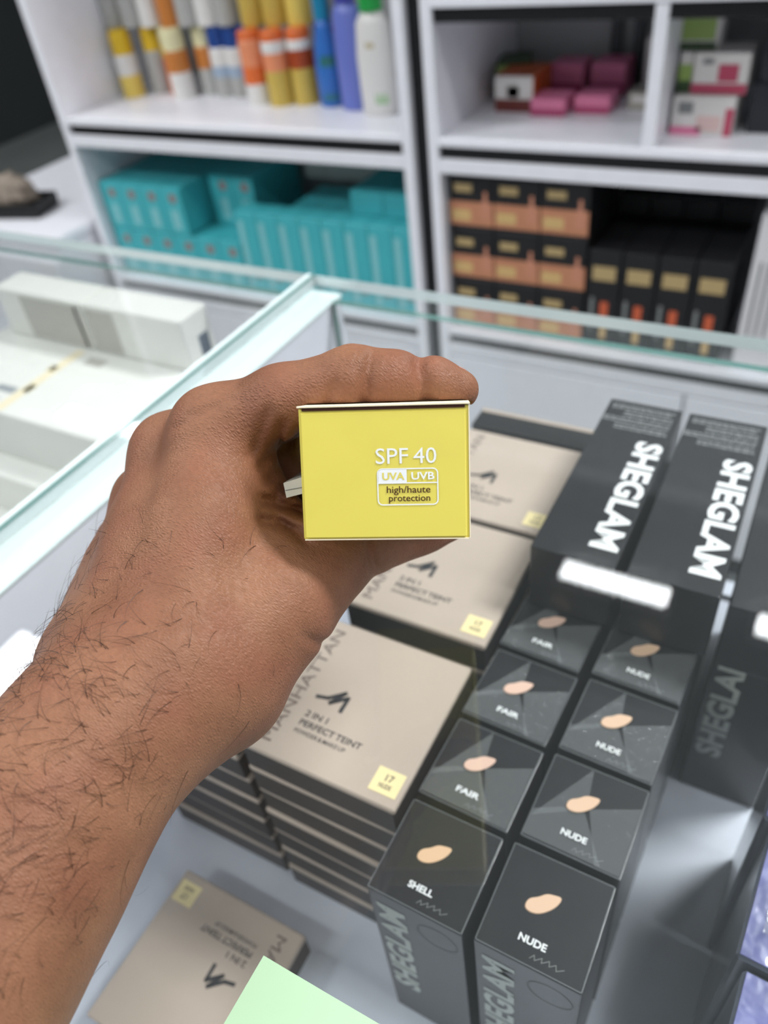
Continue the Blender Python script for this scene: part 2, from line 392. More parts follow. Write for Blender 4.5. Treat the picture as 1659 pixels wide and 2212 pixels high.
# right unit, lower shelf: black and tan cartons ------------------------------------
M_TAN = mat('tan print', (196, 134, 100), .45, .5, var=.06, scale=30); M_GOLD = mat('gold print', (184, 160, 112), .4, .5); M_BLK2 = mat('matt black carton', (26, 26, 28), .5, .45, var=.1, scale=20)
M_GOLDP = mat('pale gold print', (214, 180, 120), .4, .5); M_COPPER = mat('copper print', (206, 98, 62), .4, .5); M_BOTT = mat('foundation print', (204, 140, 112), .4, .5)
col3, row3 = ['left', 'middle', 'right'], ['bottom', 'middle', 'top']
for r in range(3):
    for c_ in range(3):
        x0 = -.592+c_*.0815; z0 = ZB+r*.0935
        t = thing('makeup_carton', f'black and tan make-up carton, {row3[r]} row, {col3[c_]} column', 'carton', (x0+.0405, 1.222, z0), group='black and tan cartons')
        link(_mesh_cached('mk', lambda: boxm(.0805, .16, .0930, .0012)), 'carton_body', M_BLK2, t, (0, .08, 0))
        link(_mesh_cached('mkt', lambda: boxm(.0795, .0006, .040, 0)), 'tan_panel', M_TAN, t, (0, -.0004, .006))
        link(_mesh_cached('mkg', lambda: boxm(.032, .0006, .013, 0)), 'gold_lettering', M_GOLD, t, (-.014, -.0004, .062))
        link(_mesh_cached('mkp', lambda: boxm(.034, .0004, .018, 0)), 'pale_lettering', M_GOLDP, t, (-.018, -.0009, .014))
        link(_mesh_cached('mkb', lambda: poly([(-.008, 0), (.008, 0), (.008, .026), (.003, .032), (.003, .046), (-.003, .046), (-.003, .032), (-.008, .026)])), 'bottle_picture', M_BOTT, t, (.026, -.0011, .018), (math.pi/2, 0, 0))
for i in range(4):
    x0 = -.345+i*.0565
    for j, (y0, nm) in enumerate(((1.222, 'front'), (1.38, 'back'))):
        h = .173 if j == 0 else .205
        t = thing('tall_carton', f'tall black carton with gold lettering, {o4[i]} from the left, {nm} row', 'carton', (x0+.028, y0, ZB), group='tall black cartons')
        link(_mesh_cached(('tc', j), lambda: boxm(.0545, .152, h, .0012)), 'carton_body', M_BLK2, t, (0, .076, 0))
        if j == 0:
            link(_mesh_cached('tcg', lambda: boxm(.038, .0006, .024, 0)), 'gold_lettering', M_GOLD, t, (0, -.0004, .122))
            link(_mesh_cached('tcs', lambda: boxm(.006, .0006, .06, 0)), 'side_lettering', M_GREYINK, t, (-.017, -.0004, .03))
            link(_mesh_cached('tcc', lambda: boxm(.013, .0006, .026, 0)), 'copper_print', M_COPPER, t, (.004, -.0004, .058))
            link(_mesh_cached('tcd', lambda: boxm(.010, .0006, .04, 0)), 'gold_bottle_print', M_GOLDP, t, (.005, -.0004, .016))
t = thing('white_carton', 'tall white carton at the right edge beside the tall black cartons', 'carton', (-.055, 1.222, ZB))
link(_mesh(boxm(.085, .15, .252, .002)), 'carton_body', mat('white card', (226, 224, 226), .5, .4), t, (0, .075, 0))
for k in range(3): link(_mesh_cached('wcl', lambda: boxm(.004, .0006, .12, 0)), 'lettering', M_GREYINK, t, (-.030+k*.012, -.0004, .06))

# right unit, middle shelf -------------------------------------------------------
ZM = -.387
def soap(name, label, x0, x1, y0, y1, z0, h, body, prints, rz=0., group=None):
    t = thing(name, label, 'carton' if 'carton' in name else 'pack', ((x0+x1)/2, (y0+y1)/2, z0), (0, 0, rz), group)
    link(_mesh(boxm(x1-x0, y1-y0, h, .0015)), 'body', body, t)
    for n, m, a, b, c_, d in prints:       # fractions of the front face
        w = x1-x0
        link(_mesh(boxm((b-a)*w, .0006, (d-c_)*h, 0)), n, m, t, (-w/2+(a+b)/2*w, -(y1-y0)/2-.0004, c_*h))
    return t
g_dk, g_lt, orng, brn, pink, pinkd, magenta = (K('dark green print', (44, 74, 28)), K('leaf green print', (150, 178, 92)), K('orange card', (200, 92, 30)),
    K('brown print', (110, 46, 40)), K('pink wrap', (226, 128, 164)), K('dark pink wrap', (176, 70, 110)), K('magenta print', (184, 70, 96)))
cardw, cardb = K('soap card white', (222, 218, 214)), K('dark soap card', (30, 33, 40))
soap('soap_carton', 'dark green soap carton with pale end at the left of the shelf', -.595, -.535, 1.42, 1.50, ZM, .058, g_dk, [('pale_end', g_lt, 0, .35, .1, .95)], .3)
soap('soap_carton', 'white and orange soap carton with brown base beside the pink packs', -.560, -.492, 1.352, 1.44, ZM, .055, orng,
     [('white_panel', cardw, .0, .98, .36, 1), ('brown_base', brn, 0, 1, 0, .36), ('orange_picture', K('amber dot', (226, 160, 60)), .32, .62, .4, .72)], .0)
for i, (x, y, z, nm) in enumerate(((-.462, 1.365, ZM, 'front left'), (-.395, 1.385, ZM, 'front right'), (-.470, 1.48, ZM+.0, 'back left'), (-.400, 1.487, ZM, 'back right'))):
    h = .026 if i < 2 else .05
    soap('pink_pack', f'pink wrapped soap pack, {nm} of the four', x-.029, x+.029, y-.03, y+.03, z, h, pink, [('dark_pink_band', pinkd, 0, 1, 0, .4)], 0, 'pink soap packs')
soap('grey_pack', 'small grey-beige pack against the shelf divider', -.345, -.285, 1.385, 1.43, ZM, .026, K('grey beige card', (176, 172, 160)), [('pale_band', cardw, .1, .6, .4, .8)])
soap('green_carton', 'white and green carton standing at the back by the divider', -.345, -.305, 1.47, 1.54, ZM, .085, cardw, [('green_leaf', g_lt, .4, 1, .1, .4)])
for x in (-.41, -.372):
    tag(box('display_post', mat('dark grey metal', (58, 64, 68), .5, .5), x-.008, x+.008, 1.525, 1.54, ZM, -.209), ('left' if x < -.4 else 'right') + ' dark metal post at the back of the middle shelf', 'post')
soap('soap_carton', 'white and pink soap carton at the bottom of the stack by the divider', -.252, -.166, 1.272, 1.342, ZM, .052, cardw,
     [('pink_band', pink, 0, .5, 0, .22), ('rose_picture', K('rose print', (222, 190, 186)), .42, .8, .12, .5), ('magenta_end', magenta, .86, .99, 0, .7), ('lettering', M_GREYINK, .1, .34, .55, .85)])
soap('soap_carton', 'white soap carton with magenta band, on the white and pink one', -.232, -.158, 1.282, 1.342, ZM+.0525, .052, cardw,
     [('magenta_band', magenta, 0, 1, 0, .25), ('magenta_picture', magenta, .46, .82, .3, .72), ('lettering', M_GREYINK, .16, .36, .72, .86)])
soap('soap_carton', 'small white and green carton left of the magenta one', -.252, -.234, 1.286, 1.335, ZM+.0525, .052, cardw, [('green_band', g_dk, 0, 1, 0, .3), ('leaf_picture', g_lt, 0, 1, .3, .7)])
soap('soap_carton', 'green and white carton on top of the soap stack', -.262, -.205, 1.292, 1.342, ZM+.105, .042, cardw, [('green_band', g_dk, .1, .95, 0, .24), ('leaf_picture', g_lt, .12, .9, .3, .9)])
for i in range(2):
    soap('black_carton', ('lower' if i == 0 else 'upper') + ' black speckled carton at the right edge of the shelf', -.150+i*.006, -.04, 1.29, 1.40, ZM+i*.0655, .065, cardb,
         [('grey_lettering', M_GREYINK, .3, .8, .6, .68), ('grey_lettering', M_GREYINK, .3, .7, .3, .36)])
# right unit, top shelf: only the bases show at the very top of the picture
for i, (x, rgb, nm) in enumerate(((-.55, (130, 140, 170), 'blue grey'), (-.50, (190, 194, 204), 'silver'), (-.445, (60, 66, 84), 'navy'), (-.37, (244, 140, 40), 'orange'), (-.29, (214, 176, 100), 'tan'), (-.215, (196, 150, 96), 'amber'), (-.145, (120, 34, 44), 'dark red'), (-.06, (120, 34, 44), 'wine red'))):
    t = thing('cream_jar', f'{nm} jar on the top shelf of the right unit', 'jar', (x, 1.245, -.196))
    finish(lathe([(.024, 0), (.026, .003), (.026, .045)]), 'jar_body', K('jar '+nm, rgb), t); finish(lathe([(.027, .045), (.027, .062), (.025, .065)]), 'lid', kwhite, t)

# low white cabinet left of the shelves with a small pile on it ------------------------
t = thing('low_cabinet', 'low white cabinet to the left of the shelf unit', 'cabinet', (-1.70, 1.10, -1.2))
link(_mesh(boxm(.42, .50, .58, .002)), 'carcass', M_WHITE, t, (0, .25, 0)); link(_mesh(boxm(.44, .52, .02, .002)), 'top_board', M_WHITE, t, (0, .25, .58))
for k in range(2): d = link(_mesh_cached('lcd', lambda: boxm(.205, .018, .52, .002)), 'door', M_WHITE, t, (-.1045+k*.209, -.009, .03)); link(_mesh_cached('lch', lambda: boxm(.012, .014, .09, .002)), 'handle', M_ALU, d, (.075*(1 if k == 0 else -1), -.015, .36))
t = thing('dark_tray', 'small dark tray on the low white cabinet', 'tray', (-1.70, 1.20, -.598), (0, 0, .25))
link(_mesh(boxm(.15, .09, .012, .002)), 'tray_base', M_BLACK, t)
for sx, sy, w, d in ((-.074, 0, .004, .09), (.074, 0, .004, .09), (0, -.043, .15, .004), (0, .043, .15, .004)): link(_mesh(boxm(w, d, .02, 0)), 'rim', M_BLACK, t, (sx, sy, .012))
bm = bmesh.new(); bmesh.ops.create_icosphere(bm, subdivisions=3, radius=1)
rr = random.Random(3)
for v in bm.verts:
    n = 1+.22*math.sin(v.co.x*7+1)*math.sin(v.co.y*6)+.15*math.sin(v.co.z*9+v.co.x*4); v.co = Vector((v.co.x*.055*n, v.co.y*.036*n, max(v.co.z*.04*n, -.028)+.028))
tag(finish(bm, 'crumpled_cloth', mat('taupe cloth', (150, 138, 126), .9, .1, var=.25, scale=60), None, (-1.712, 1.20, -.5855), (0, 0, .25), True), 'crumpled taupe cloth lying in the small dark tray', 'cloth')

# ------------------------------------------------------------------ glass display counter
GT, GB = -.240, -.248          # glass top surface / underside
DECK = -.432
YB, YF, XL, XR, XJ = .440, -.045, -1.05, .48, -.326
t = thing('display_counter', 'long glass-topped display counter filled with make-up cartons', 'counter', (0, 0, -1.2))
def cx(n, m, a, b, c_, d, e, f, bev=0., p=None): return box(n, m, a, b, c_, d, e+1.2, f+1.2, p or t, bev)
def glass_slab(name, x0, x1, y0, y1, z0, z1, edge):
    bm = boxm(x1-x0, y1-y0, z1-z0, 0); me = _mesh(bm); me.materials.append(M_GLASS); me.materials.append(edge)
    dims = sorted(((x1-x0), (y1-y0), (z1-z0))); thin = [(x1-x0), (y1-y0), (z1-z0)].index(dims[0])
    for p in me.polygons: p.material_index = 0 if abs(p.normal[thin]) > .5 else 1
    return link(me, name, None, t, ((x0+x1)/2, (y0+y1)/2, z0+1.2))
glass_slab('glass_top', XJ+.0012, XR, YF, YB, GB, GT, M_EDGE)
glass_slab('glass_top', XL, XJ-.0012, YF, YB, GB, GT, M_EDGE)
glass_slab('back_glass', -.299, XR-.02, .419, .425, DECK, GB-.0005, M_EDGED)
glass_slab('back_glass', XL+.02, XJ-.001, .419, .425, DECK, GB-.0005, M_EDGED)
glass_slab('front_glass', XL+.02, XR-.02, YF+.012, YF+.018, DECK, GB-.0005, M_EDGED)
cx('deck', M_DECK, XL, XR, YF, YB, DECK-.018, DECK, .001)
cx('partition', M_PART, XJ, XJ+.026, YF+.02, .434, DECK, GB-.0022, .001)
cx('partition_cap', M_EDGE, XJ+.001, XJ+.027, YF+.02, .434, GB-.0005-.0016, GB-.0005)
cx('joint_strip', mat('grey green joint', (112, 142, 138), .2, .5), XJ-.0012, XJ+.0012, YF, YB, GB, GT-.0006)
cx('dark_seal', M_EDGED, XJ+.0012, XJ+.0026, YF, YB, GT+.0001, GT+.0005)
cx('edge_trim', mat('pale glass edge', (226, 238, 238), .2, .5), XJ-.0042, XJ-.0013, YF, YB, GT+.0001, GT+.0004)
cx('end_panel', M_WHITE, XL, XL+.018, YF+.02, .415, DECK, GB-.0006); cx('end_panel', M_WHITE, XR-.018, XR, YF+.02, .415, DECK, GB-.0006)
cx('front_board', M_WHITE, XL, XR, YF, YF+.018, -1.12, DECK-.018); cx('back_board', M_WHITE, XL, XR, YB-.018, YB, -1.12, DECK-.018)
cx('side_board', M_WHITE, XL, XL+.018, YF+.018, YB-.018, -1.12, DECK-.018); cx('side_board', M_WHITE, XR-.018, XR, YF+.018, YB-.018, -1.12, DECK-.018)
cx('plinth', M_BLACK, XL+.03, XR-.03, YF+.03, YB-.03, -1.2, -1.12)

# white cartons in the left bay -----------------------------------------------------
M_WCARD = mat('off white card', (226, 226, 220), .5, .4, var=.03, scale=20)
def wcarton(label, x0, x1, y0, y1, z0, z1, prints=()):
    t = thing('white_carton', label, 'carton', ((x0+x1)/2, (y0+y1)/2, z0), group='white cartons in the left glass bay')
    link(_mesh(boxm(x1-x0, y1-y0, z1-z0, .0012)), 'carton_body', M_WCARD, t)
    for n, m, face, a, b, c_, d in prints:
        w, dp, h = x1-x0, y1-y0, z1-z0
        if face == 'top': link(_mesh(boxm((b-a)*w, (d-c_)*dp, .0004, 0)), n, m, t, (-w/2+(a+b)/2*w, -dp/2+(c_+d)/2*dp, h-.0001))
        if face == 'front': link(_mesh(boxm((b-a)*w, .0004, (d-c_)*h, 0)), n, m, t, (-w/2+(a+b)/2*w, -dp/2-.0001, c_*h))
        if face == 'right': link(_mesh(boxm(.0004, (b-a)*dp, (d-c_)*h, 0)), n, m, t, (w/2+.0001, -dp/2+(a+b)/2*dp, c_*h))
    return t
PG = mat('pale grey print', (182, 180, 172), .5, .4); PGD = mat('mid grey print', (150, 154, 158), .5, .4)
PCR = mat('cream gold print', (234, 222, 190), .5, .4); PNAVY = mat('slate print', (86, 98, 112), .5, .4)
wcarton('long white carton at the right end of the upper row, slate mark on its end', -.516, -.413, .382, .414, -.306, -.262,
        [('grey_panel', PG, 'front', .02, .3, .05, .9), ('slate_mark', PNAVY, 'right', .45, .8, .15, .55)])
wcarton('long white carton at the left end of the upper row', -.622, -.518, .382, .414, -.306, -.262, [('grey_panel', PG, 'front', .28, .98, .05, .92), ('pale_line', M_WCARD, 'front', .9, .93, .05, .9)])
wcarton('flat white carton with cream ribbon print under the upper row', -.640, -.4025, .284, .415, -.352, -.3065,
        [('cream_ribbon', PCR, 'top', .43, .47, .02, .72), ('gold_dot', mat('gold dot', (212, 198, 150), .4, .5), 'top', .445, .475, .22, .30), ('gold_dot', MATS['gold dot'], 'top', .42, .45, .46, .52),
         ('grey_lettering', PGD, 'top', .30, .40, .05, .12), ('grey_lettering', PGD, 'top', .33, .42, .18, .24), ('grey_lettering', PG, 'top', .52, .60, .6, .68)])
wcarton('flat white carton at the bottom of the left glass bay', -.66, -.345, .262, .415, -.394, -.3525, [('grey_lettering', PG, 'front', .6, .8, .3, .5)])
wcarton('wide white carton lying on the deck of the left bay', -.68, -.345, .20, .415, DECK, -.3945, [('grey_lettering', PG, 'top', .6, .8, .08, .14)])
wcarton('white carton with lime-green edge at the front of the left bay', -.63, -.43, .09, .195, DECK, -.395, [('lime_strip', mat('lime print', (206, 222, 110), .5, .4), 'top', .5, .98, .86, .99)])

# ------------------------------------------------------------------ powder compacts in beige and black cartons
CW, CH = .0772, .0198
def lid_mesh(): return boxm(CW, CW, .0035, .0007)
def tray_mesh(): return boxm(CW-.0006, CW-.0006, CH-.0035, .0005)
LOGO = [(0, .30), (.36, .42), (.80, 1.0), (.50, .22), (.96, .80), (.97, 0)]
def compact(label, x, y, z, rz=0., rot=None, printed=True):
    t = thing('powder_carton', label, 'carton', (x, y, z), rot or (0, 0, rz), 'beige powder cartons')
    link(_mesh_cached('ctray', tray_mesh), 'black_base', M_TRAY, t); l = link(_mesh_cached('clid', lid_mesh), 'beige_lid', M_BEIGE, t, (0, 0, CH-.0035))
    if printed:
        zt = .0035+.00012
        link(_mesh_cached('logo', lambda: stroke([(a*.0145-.019, b*.0095-.0072) for a, b in LOGO], .0019)), 'logo', M_DARKINK, l, (0, 0, zt))
        text('lettering', '2 IN 1', .0115, .0031, M_DARKINK, l, (-.0132, -.0138, zt), bold=.012)
        text('lettering', 'PERFECT TEINT', .0315, .0031, M_DARKINK, l, (-.0032, -.0188, zt), bold=.016)
        text('lettering', 'POWDER & MAKE UP', .0258, .0021, M_DARKINK, l, (-.006, -.0233, zt), bold=.006)
        text('side_lettering', 'MANHATTAN', .066, .0058, M_TAUPE, l, (-.0283, 0, zt), (0, 0, math.pi/2))
        s = link(_mesh_cached('stk', lambda: boxm(.0125, .0112, .0002, 0)), 'shade_sticker', M_STICK, l, (.0303, -.0283, .0035))
        text('sticker_number', '17', .0036, .0032, M_TAUPE, s, (.0004, .0016, .0003), bold=.02)
        text('sticker_word', 'NUDE', .0056, .0021, M_TAUPE, s, (0, -.0022, .0003), bold=.02)
    return t
for sname, x, y in (('front right', -.1358, .1616), ('front left', -.2192, .1630)):
    for k in range(7):
        jx, jy = (random.uniform(-.0007, .0007), random.uniform(-.0007, .0007)) if k < 6 else (0, 0)
        compact(f'beige-lidded powder carton, {ORD[k]} of the {sname} stack', x+jx, y+jy, DECK+k*CH, random.uniform(-.01, .01) if k < 6 else 0, printed=(k == 6))
for sname, x, y in (('second', -.1352, .2520), ('third', -.1352, .3335)):
    for k in range(7):
        compact(f'beige-lidded powder carton, {ORD[k]} of the {sname} stack from the front', x, y, DECK+k*CH, 0, printed=(k == 6))
for k in range(2):
    compact(f'beige-lidded powder carton lying at the back under the upright one, {("lower", "upper")[k]}', -.1352, .3735+.0005+.04*0+.0387+.0, DECK+k*CH, 0, printed=False) if False else None
compact('powder carton standing on edge behind the stacks, black side up', -.1375, .3795, DECK+.0595+CW/2, rot=(-math.pi/2, 0, 0), printed=False)
for k in range(3): compact(f'powder carton lying behind the stacks under the upright one, {ORD[k] if k < 2 else "upper"}', -.1375, .3735+.0005+.0195-.001-.0, DECK+k*CH, printed=False) if False else None
pb = thing('cardboard_riser', 'low dark cardboard riser behind the powder stacks', 'riser', (-.1375, .390, DECK))
link(_mesh(boxm(.078, .028, .0593, .001)), 'riser_body', M_TRAY, pb); link(_mesh(boxm(.078, .0005, .01, 0)), 'fold_line', M_TAUPE, pb, (0, -.0143, .03))
compact('single beige powder carton lying on the deck near the green note', -.1845, .0575, DECK, math.pi)

# ------------------------------------------------------------------ foundation cartons in black shrink-wrap
BW, BH = .0396, .131
BLOB = [[-.00605, -.00424], [-.00551, -.00069], [-.00242, .0011], [-.00011, .0036], [.00281, .00435], [.00558, .00471], [.0054, .00216], [.00366, -.00112], [.00013, -.00446], [-.00348, -.00542]]
def smooth_loop(pts, it=2):
    for _ in range(it):
        q = []
        for k in range(len(pts)):
            a, b = np.array(pts[k]), np.array(pts[(k+1) % len(pts)]); q += [tuple(a*.75+b*.25), tuple(a*.25+b*.75)]
        pts = q
    return pts
SW = {'SHELL': (224, 186, 150), 'NUDE': (226, 190, 160), 'FAIR': (226, 190, 170)}
def swatch_bm():
    bm = poly(smooth_loop(BLOB)); f = bm.faces[:]
    r = bmesh.ops.extrude_face_region(bm, geom=f)
    for v in [g for g in r['geom'] if isinstance(g, bmesh.types.BMVert)]: v.co.z += .0003
    for v in [g for g in r['geom'] if isinstance(g, bmesh.types.BMVert)]: v.co.x *= .96; v.co.y *= .96
    bmesh.ops.recalc_face_normals(bm, faces=bm.faces[:]); return bm
def fold_bm(s):
    bm = bmesh.new(); h = BW/2*.96
    for sx in ((1,), (-1,)):
        pass
    P = [(-h, -h), (h, -h), (h, h), (-h, h)]
    a = [bm.verts.new((*p, 0)) for p in ((-h*.15, h), (h*.0, h*.05), (-h, -h*.55))]; 
    bm.faces.new(a)
    b = [bm.verts.new((*p, .00015)) for p in ((-h, -h*.4), (-h*.1, h*.1), (h*.62, -h*.98), (-h, -h*.98))]; bm.faces.new(b)
    c_ = [bm.verts.new((*p, .0003)) for p in ((h, h*.55), (h*.05, h*.08), (h*.5, -h), (h, -h))]; bm.faces.new(c_)
    bmesh.ops.recalc_face_normals(bm, faces=bm.faces[:])
    for f in bm.faces:
        if f.normal.z < 0: f.normal_flip()
    return bm
def carton(label, x, y, z, rot=(0, 0, 0), shade=None, wrap=False, front=True):
    t = thing('foundation_carton', label, 'carton', (x, y, z), rot, 'black foundation cartons')
    link(_mesh_cached('fb', lambda: boxm(BW, BW, BH, .0007, seg=2)), 'carton_body', M_CHAR, t)
    if front:
        text('brand_lettering', 'SHEGLAM', .086, .0128, M_DIMINK, t, (-.0105, -BW/2-.00015, BH-.0095-.043), FRONT, bold=.035)
        link(_mesh_cached('emb', lambda: frame_ring(.017, .017, .0084, .0004)), 'embossed_ring', M_BLK2, t, (.009, -BW/2-.0001, BH-.016), (math.pi/2, 0, 0))
    if shade:
        link(_mesh_cached('sw', swatch_bm).copy(), 'colour_swatch', mat('swatch '+shade.lower(), SW[shade], .35, .5, coat=.3), t, (-.002, .0028, BH+(.0011 if wrap else .0001)))
        text('shade_name', shade, .0102, .0027, M_INK, t, (-.0008, -.0115, BH+(.0011 if wrap else .00015)), bold=.03)
        link(_mesh_cached('rim', lambda: frame_ring(BW-.0006, BW-.0006, .0007, .00035)), 'film_edge', mat('worn film edge highlight', (104, 108, 110), .3, .6), t, (0, 0, BH+.00012))  # pale rim: film edge wear with its highlight put into the colour
        link(_mesh_cached('crimp', lambda: stroke([(-.006, 0), (-.0048, .0016), (-.0042, 0), (-.002, .0018), (-.0018, .0002), (.0006, .002), (.001, .0003), (.003, .0018), (.0036, 0), (.006, .0015)], .00022)), 'film_crimp', M_GREYINK, t, (.006, -.0168, BH+.0001))
        if wrap: link(_mesh_cached(('fold', wrap), lambda: fold_bm(wrap)), 'film_fold', M_FILM, t, (0, 0, BH+.0006))
    return t
# text on an upright front: reads upwards, letter tops to the left
FRONT = (Matrix.Rotation(math.pi/2, 3, 'X') @ Matrix.Rotation(math.pi/2, 3, 'Z')).to_euler()
ZT = -.300-BH
for r, (ya, yb_, l, n) in enumerate(((.0948, .0952, 'SHELL', 'NUDE'), (.1372, .1377, 'FAIR', 'NUDE'), (.1795, .1800, 'FAIR', 'NUDE'), (.2220, .2225, 'FAIR', 'NUDE'))):
    nm = ('front', 'second', 'third', 'fourth')[r]
    carton(f'upright black carton marked {l}, {nm} row of the left column', -.0750+.0008*r, ya+BW/2+.0003, ZT, (0, 0, (-.01, -.04, -.06, -.07)[r]*.7), l, r > 0, r == 0)
    carton(f'upright black carton marked {n}, {nm} row of the right column', -.0313+.0011*r, yb_+BW/2+.0006, ZT, (0, 0, (-.005, -.03, -.05, -.06)[r]*.7), n, r > 0, r == 0)
for c_, x in enumerate((-.0720, -.0270, .0185)):
    for r in range(3):
        carton(f'upright black carton under the lying ones, {("left", "middle", "right")[c_]} column, {("front", "middle", "back")[r]}', x, .2880+r*.0412, ZT, (0, 0, 0), None, False, r == 0 and c_ == 2)
def lying(label, x, y, rz=0.):
    t = thing('foundation_carton', label, 'carton', (x, y, -.2985), (0, 0, rz), 'black foundation cartons')
    link(_mesh_cached('lb', lambda: boxm(BW, BH, BW, .0007, seg=2)), 'carton_body', M_CHAR, t)
    text('brand_lettering', 'SHEGLAM', .086, .0138, M_INK, t, (.0112, -.0123, BW+.00015), (0, 0, -math.pi/2), bold=.035)
    rr = random.Random(5)
    for k in range(4):
        w = (.034, .026, .036, .028)[k]
        link(_mesh_cached(('sp', k), lambda: small_print(w, rr)), 'small_print', M_GREYINK, t, ((BW/2-.003-w/2), .058-k*.0062, BW+.0001))
    return t
def small_print(w, rr):
    bm = bmesh.new(); 
    for row in range(2):
        x = -w/2
        while x < w/2-.001:
            l = rr.uniform(.001, .004); a = row*.0026
            bm.faces.new([bm.verts.new(p) for p in ((x, a-.0007, 0), (min(x+l, w/2), a-.0007, 0), (min(x+l, w/2), a+.0007, 0), (x, a+.0007, 0))]); x += l+.0006
    return bm
lying('lying black carton with white lettering, leftmost of three', -.0692, .3172)
lying('lying black carton with white lettering, middle of three', -.0252, .3172, .01)
lying('lying black carton at the right edge, rightmost of three', .0185, .3150, .012)

# blue shrink-wrapped cartons at the right edge ------------------------------------------
M_SLATE = mat('slate reflection side', (74, 80, 92), .3, .5, coat=.6, coat_rough=.1, var=.2, scale=50)  # dark grey of the reflected deck put into the side colour
M_BLUE = mat('blue violet foil card', (92, 96, 150), .3, .6, coat=1, coat_rough=.06, var=.35, scale=60, bump=.6, bscale=110)
for r, (y0, nm) in enumerate(((.074, 'front'), (.1285, 'middle'), (.183, 'back'))):
    t = thing('blue_carton', f'blue shrink-wrapped carton at the right edge, {nm} one', 'carton', (.063, y0+.026, DECK), (0, 0, -.06), 'blue wrapped cartons')
    link(_mesh_cached('bb', lambda: boxm(.062, .052, .132, .0012)), 'carton_body', M_SLATE, t)
    link(_mesh_cached('bt', lambda: boxm(.0600, .0500, .0006, .0002)), 'foil_top', M_BLUE, t, (0, 0, .132))
    link(_mesh_cached('bl', lambda: boxm(.014, .02, .0003, 0)), 'cream_label', M_STICK, t, (.004, -.012, .1327))
    link(_mesh_cached('bf', lambda: fold_bm(2)), 'film_fold', M_FILM, t, (-.006, .004, .1331))

# green note on the glass ------------------------------------------------------------
gn = thing('paper_note', 'pale green paper note lying on the glass', 'note', (-.053, .002, GT))
bm = bmesh.new(); bmesh.ops.create_grid(bm, x_segments=12, y_segments=12, size=1)
for v in bm.verts: v.co = Vector((v.co.x*.040, v.co.y*.044, .0004+.0005*(1+math.sin(v.co.x*2.2))*max(0, v.co.y)))
r = bmesh.ops.extrude_face_region(bm, geom=bm.faces[:])
for v in [g for g in r['geom'] if isinstance(g, bmesh.types.BMVert)]: v.co.z -= .0002
bmesh.ops.recalc_face_normals(bm, faces=bm.faces[:])
finish(bm, 'sheet', mat('pale green paper', (186, 219, 182), .8, .2, var=.02), gn)
link(_mesh(boxm(.080, .008, .00012, 0)), 'sticky_edge', mat('paler green paper', (190, 222, 186), .8, .2), gn, (0, -.039, .0003))

# ------------------------------------------------------------------ the yellow carton in the hand
YC = Vector((-.0880, .1349, -.1271))
U = Vector((.9057, .4226, -.0332)).normalized(); Wd = Vector((-.3741, .7600, -.5315)); Wd = (Wd-U*Wd.dot(U)).normalized(); V = Wd.cross(U)  # U right, Wd away, V up
if V.z < 0: V = -V
YW, YH, YL = .0443, .0348, .104
yb = thing('sunscreen_carton', 'yellow sunscreen carton held towards the camera', 'carton')
Rm = Matrix((U, V, -Wd)).transposed()     # local x right, y up, z towards the viewer
yb.matrix_world = Matrix.Translation(YC+Vector((0, 0, OZ))) @ Rm.to_4x4()
bmv = boxm(YW, YH, YL, .0005, seg=2)
for v in bmv.verts: v.co.z -= YL
finish(bmv, 'carton_body', M_YEL, yb)
def yp(name, m, x0, x1, y0, y1, z0, z1, bev=0.): return link(_mesh(boxm(x1-x0, y1-y0, z1-z0, bev)), name, m, yb, ((x0+x1)/2, (y0+y1)/2, z0))
yp('tuck_flap', M_YEL, -YW/2+.0006, YW/2-.0008, -YH/2+.0004, YH/2-.0012, .0000, .0006, .00025)
yp('top_board', M_CREAM, -YW/2-.0002, YW/2+.0003, YH/2+.0001, YH/2+.0006, -.050, .0011, .0001)
yp('painted_gap_shadow', M_BROWNINK, -YW/2+.001, YW/2-.001, YH/2-.0007, YH/2+.0001, -.004, .0004)  # dark strip stands in for the shade under the top board
yp('edge_crease', M_CREAM, -YW/2+.0004, YW/2-.0003, -YH/2-.0002, -YH/2+.0001, -.001, .0004)
yp('edge_crease', M_CREAM, YW/2-.0001, YW/2+.0002, -YH/2, YH/2, -.001, .0002)
zf = .00075
text('spf_lettering', 'SPF 40', .0158, .0041, M_INK, yb, (.0058, .0046, zf))
bd = link(_mesh(frame_ring(.0160, .0098, .0014, .00033)), 'badge_frame', M_INK, yb, (.0061, -.0035, zf))
link(_mesh(poly([(-.0078, .0010), (-.0002, .0010), (-.0002, .0047), (-.0068, .0047), (-.0075, .0044), (-.0078, .0037)])), 'badge_fill', M_INK, bd, (0, 0, 0))
link(_mesh(boxm(.0156, .0003, .00002, 0)), 'badge_rule', M_INK, bd, (0, .0010, 0))
text('badge_letters', 'UVA', .0058, .0020, M_YEL, bd, (-.0037, .0028, .00006), bold=.022)
text('badge_letters', 'UVB', .0060, .0020, M_INK, bd, (.0040, .0028, .00006), bold=.022)
text('badge_words', 'high/haute', .0114, .0024, M_BROWNINK, bd, (.0002, -.0010, .00003), bold=.006)
text('badge_words', 'protection', .0108, .0022, M_BROWNINK, bd, (.0004, -.0033, .00003), bold=.006)
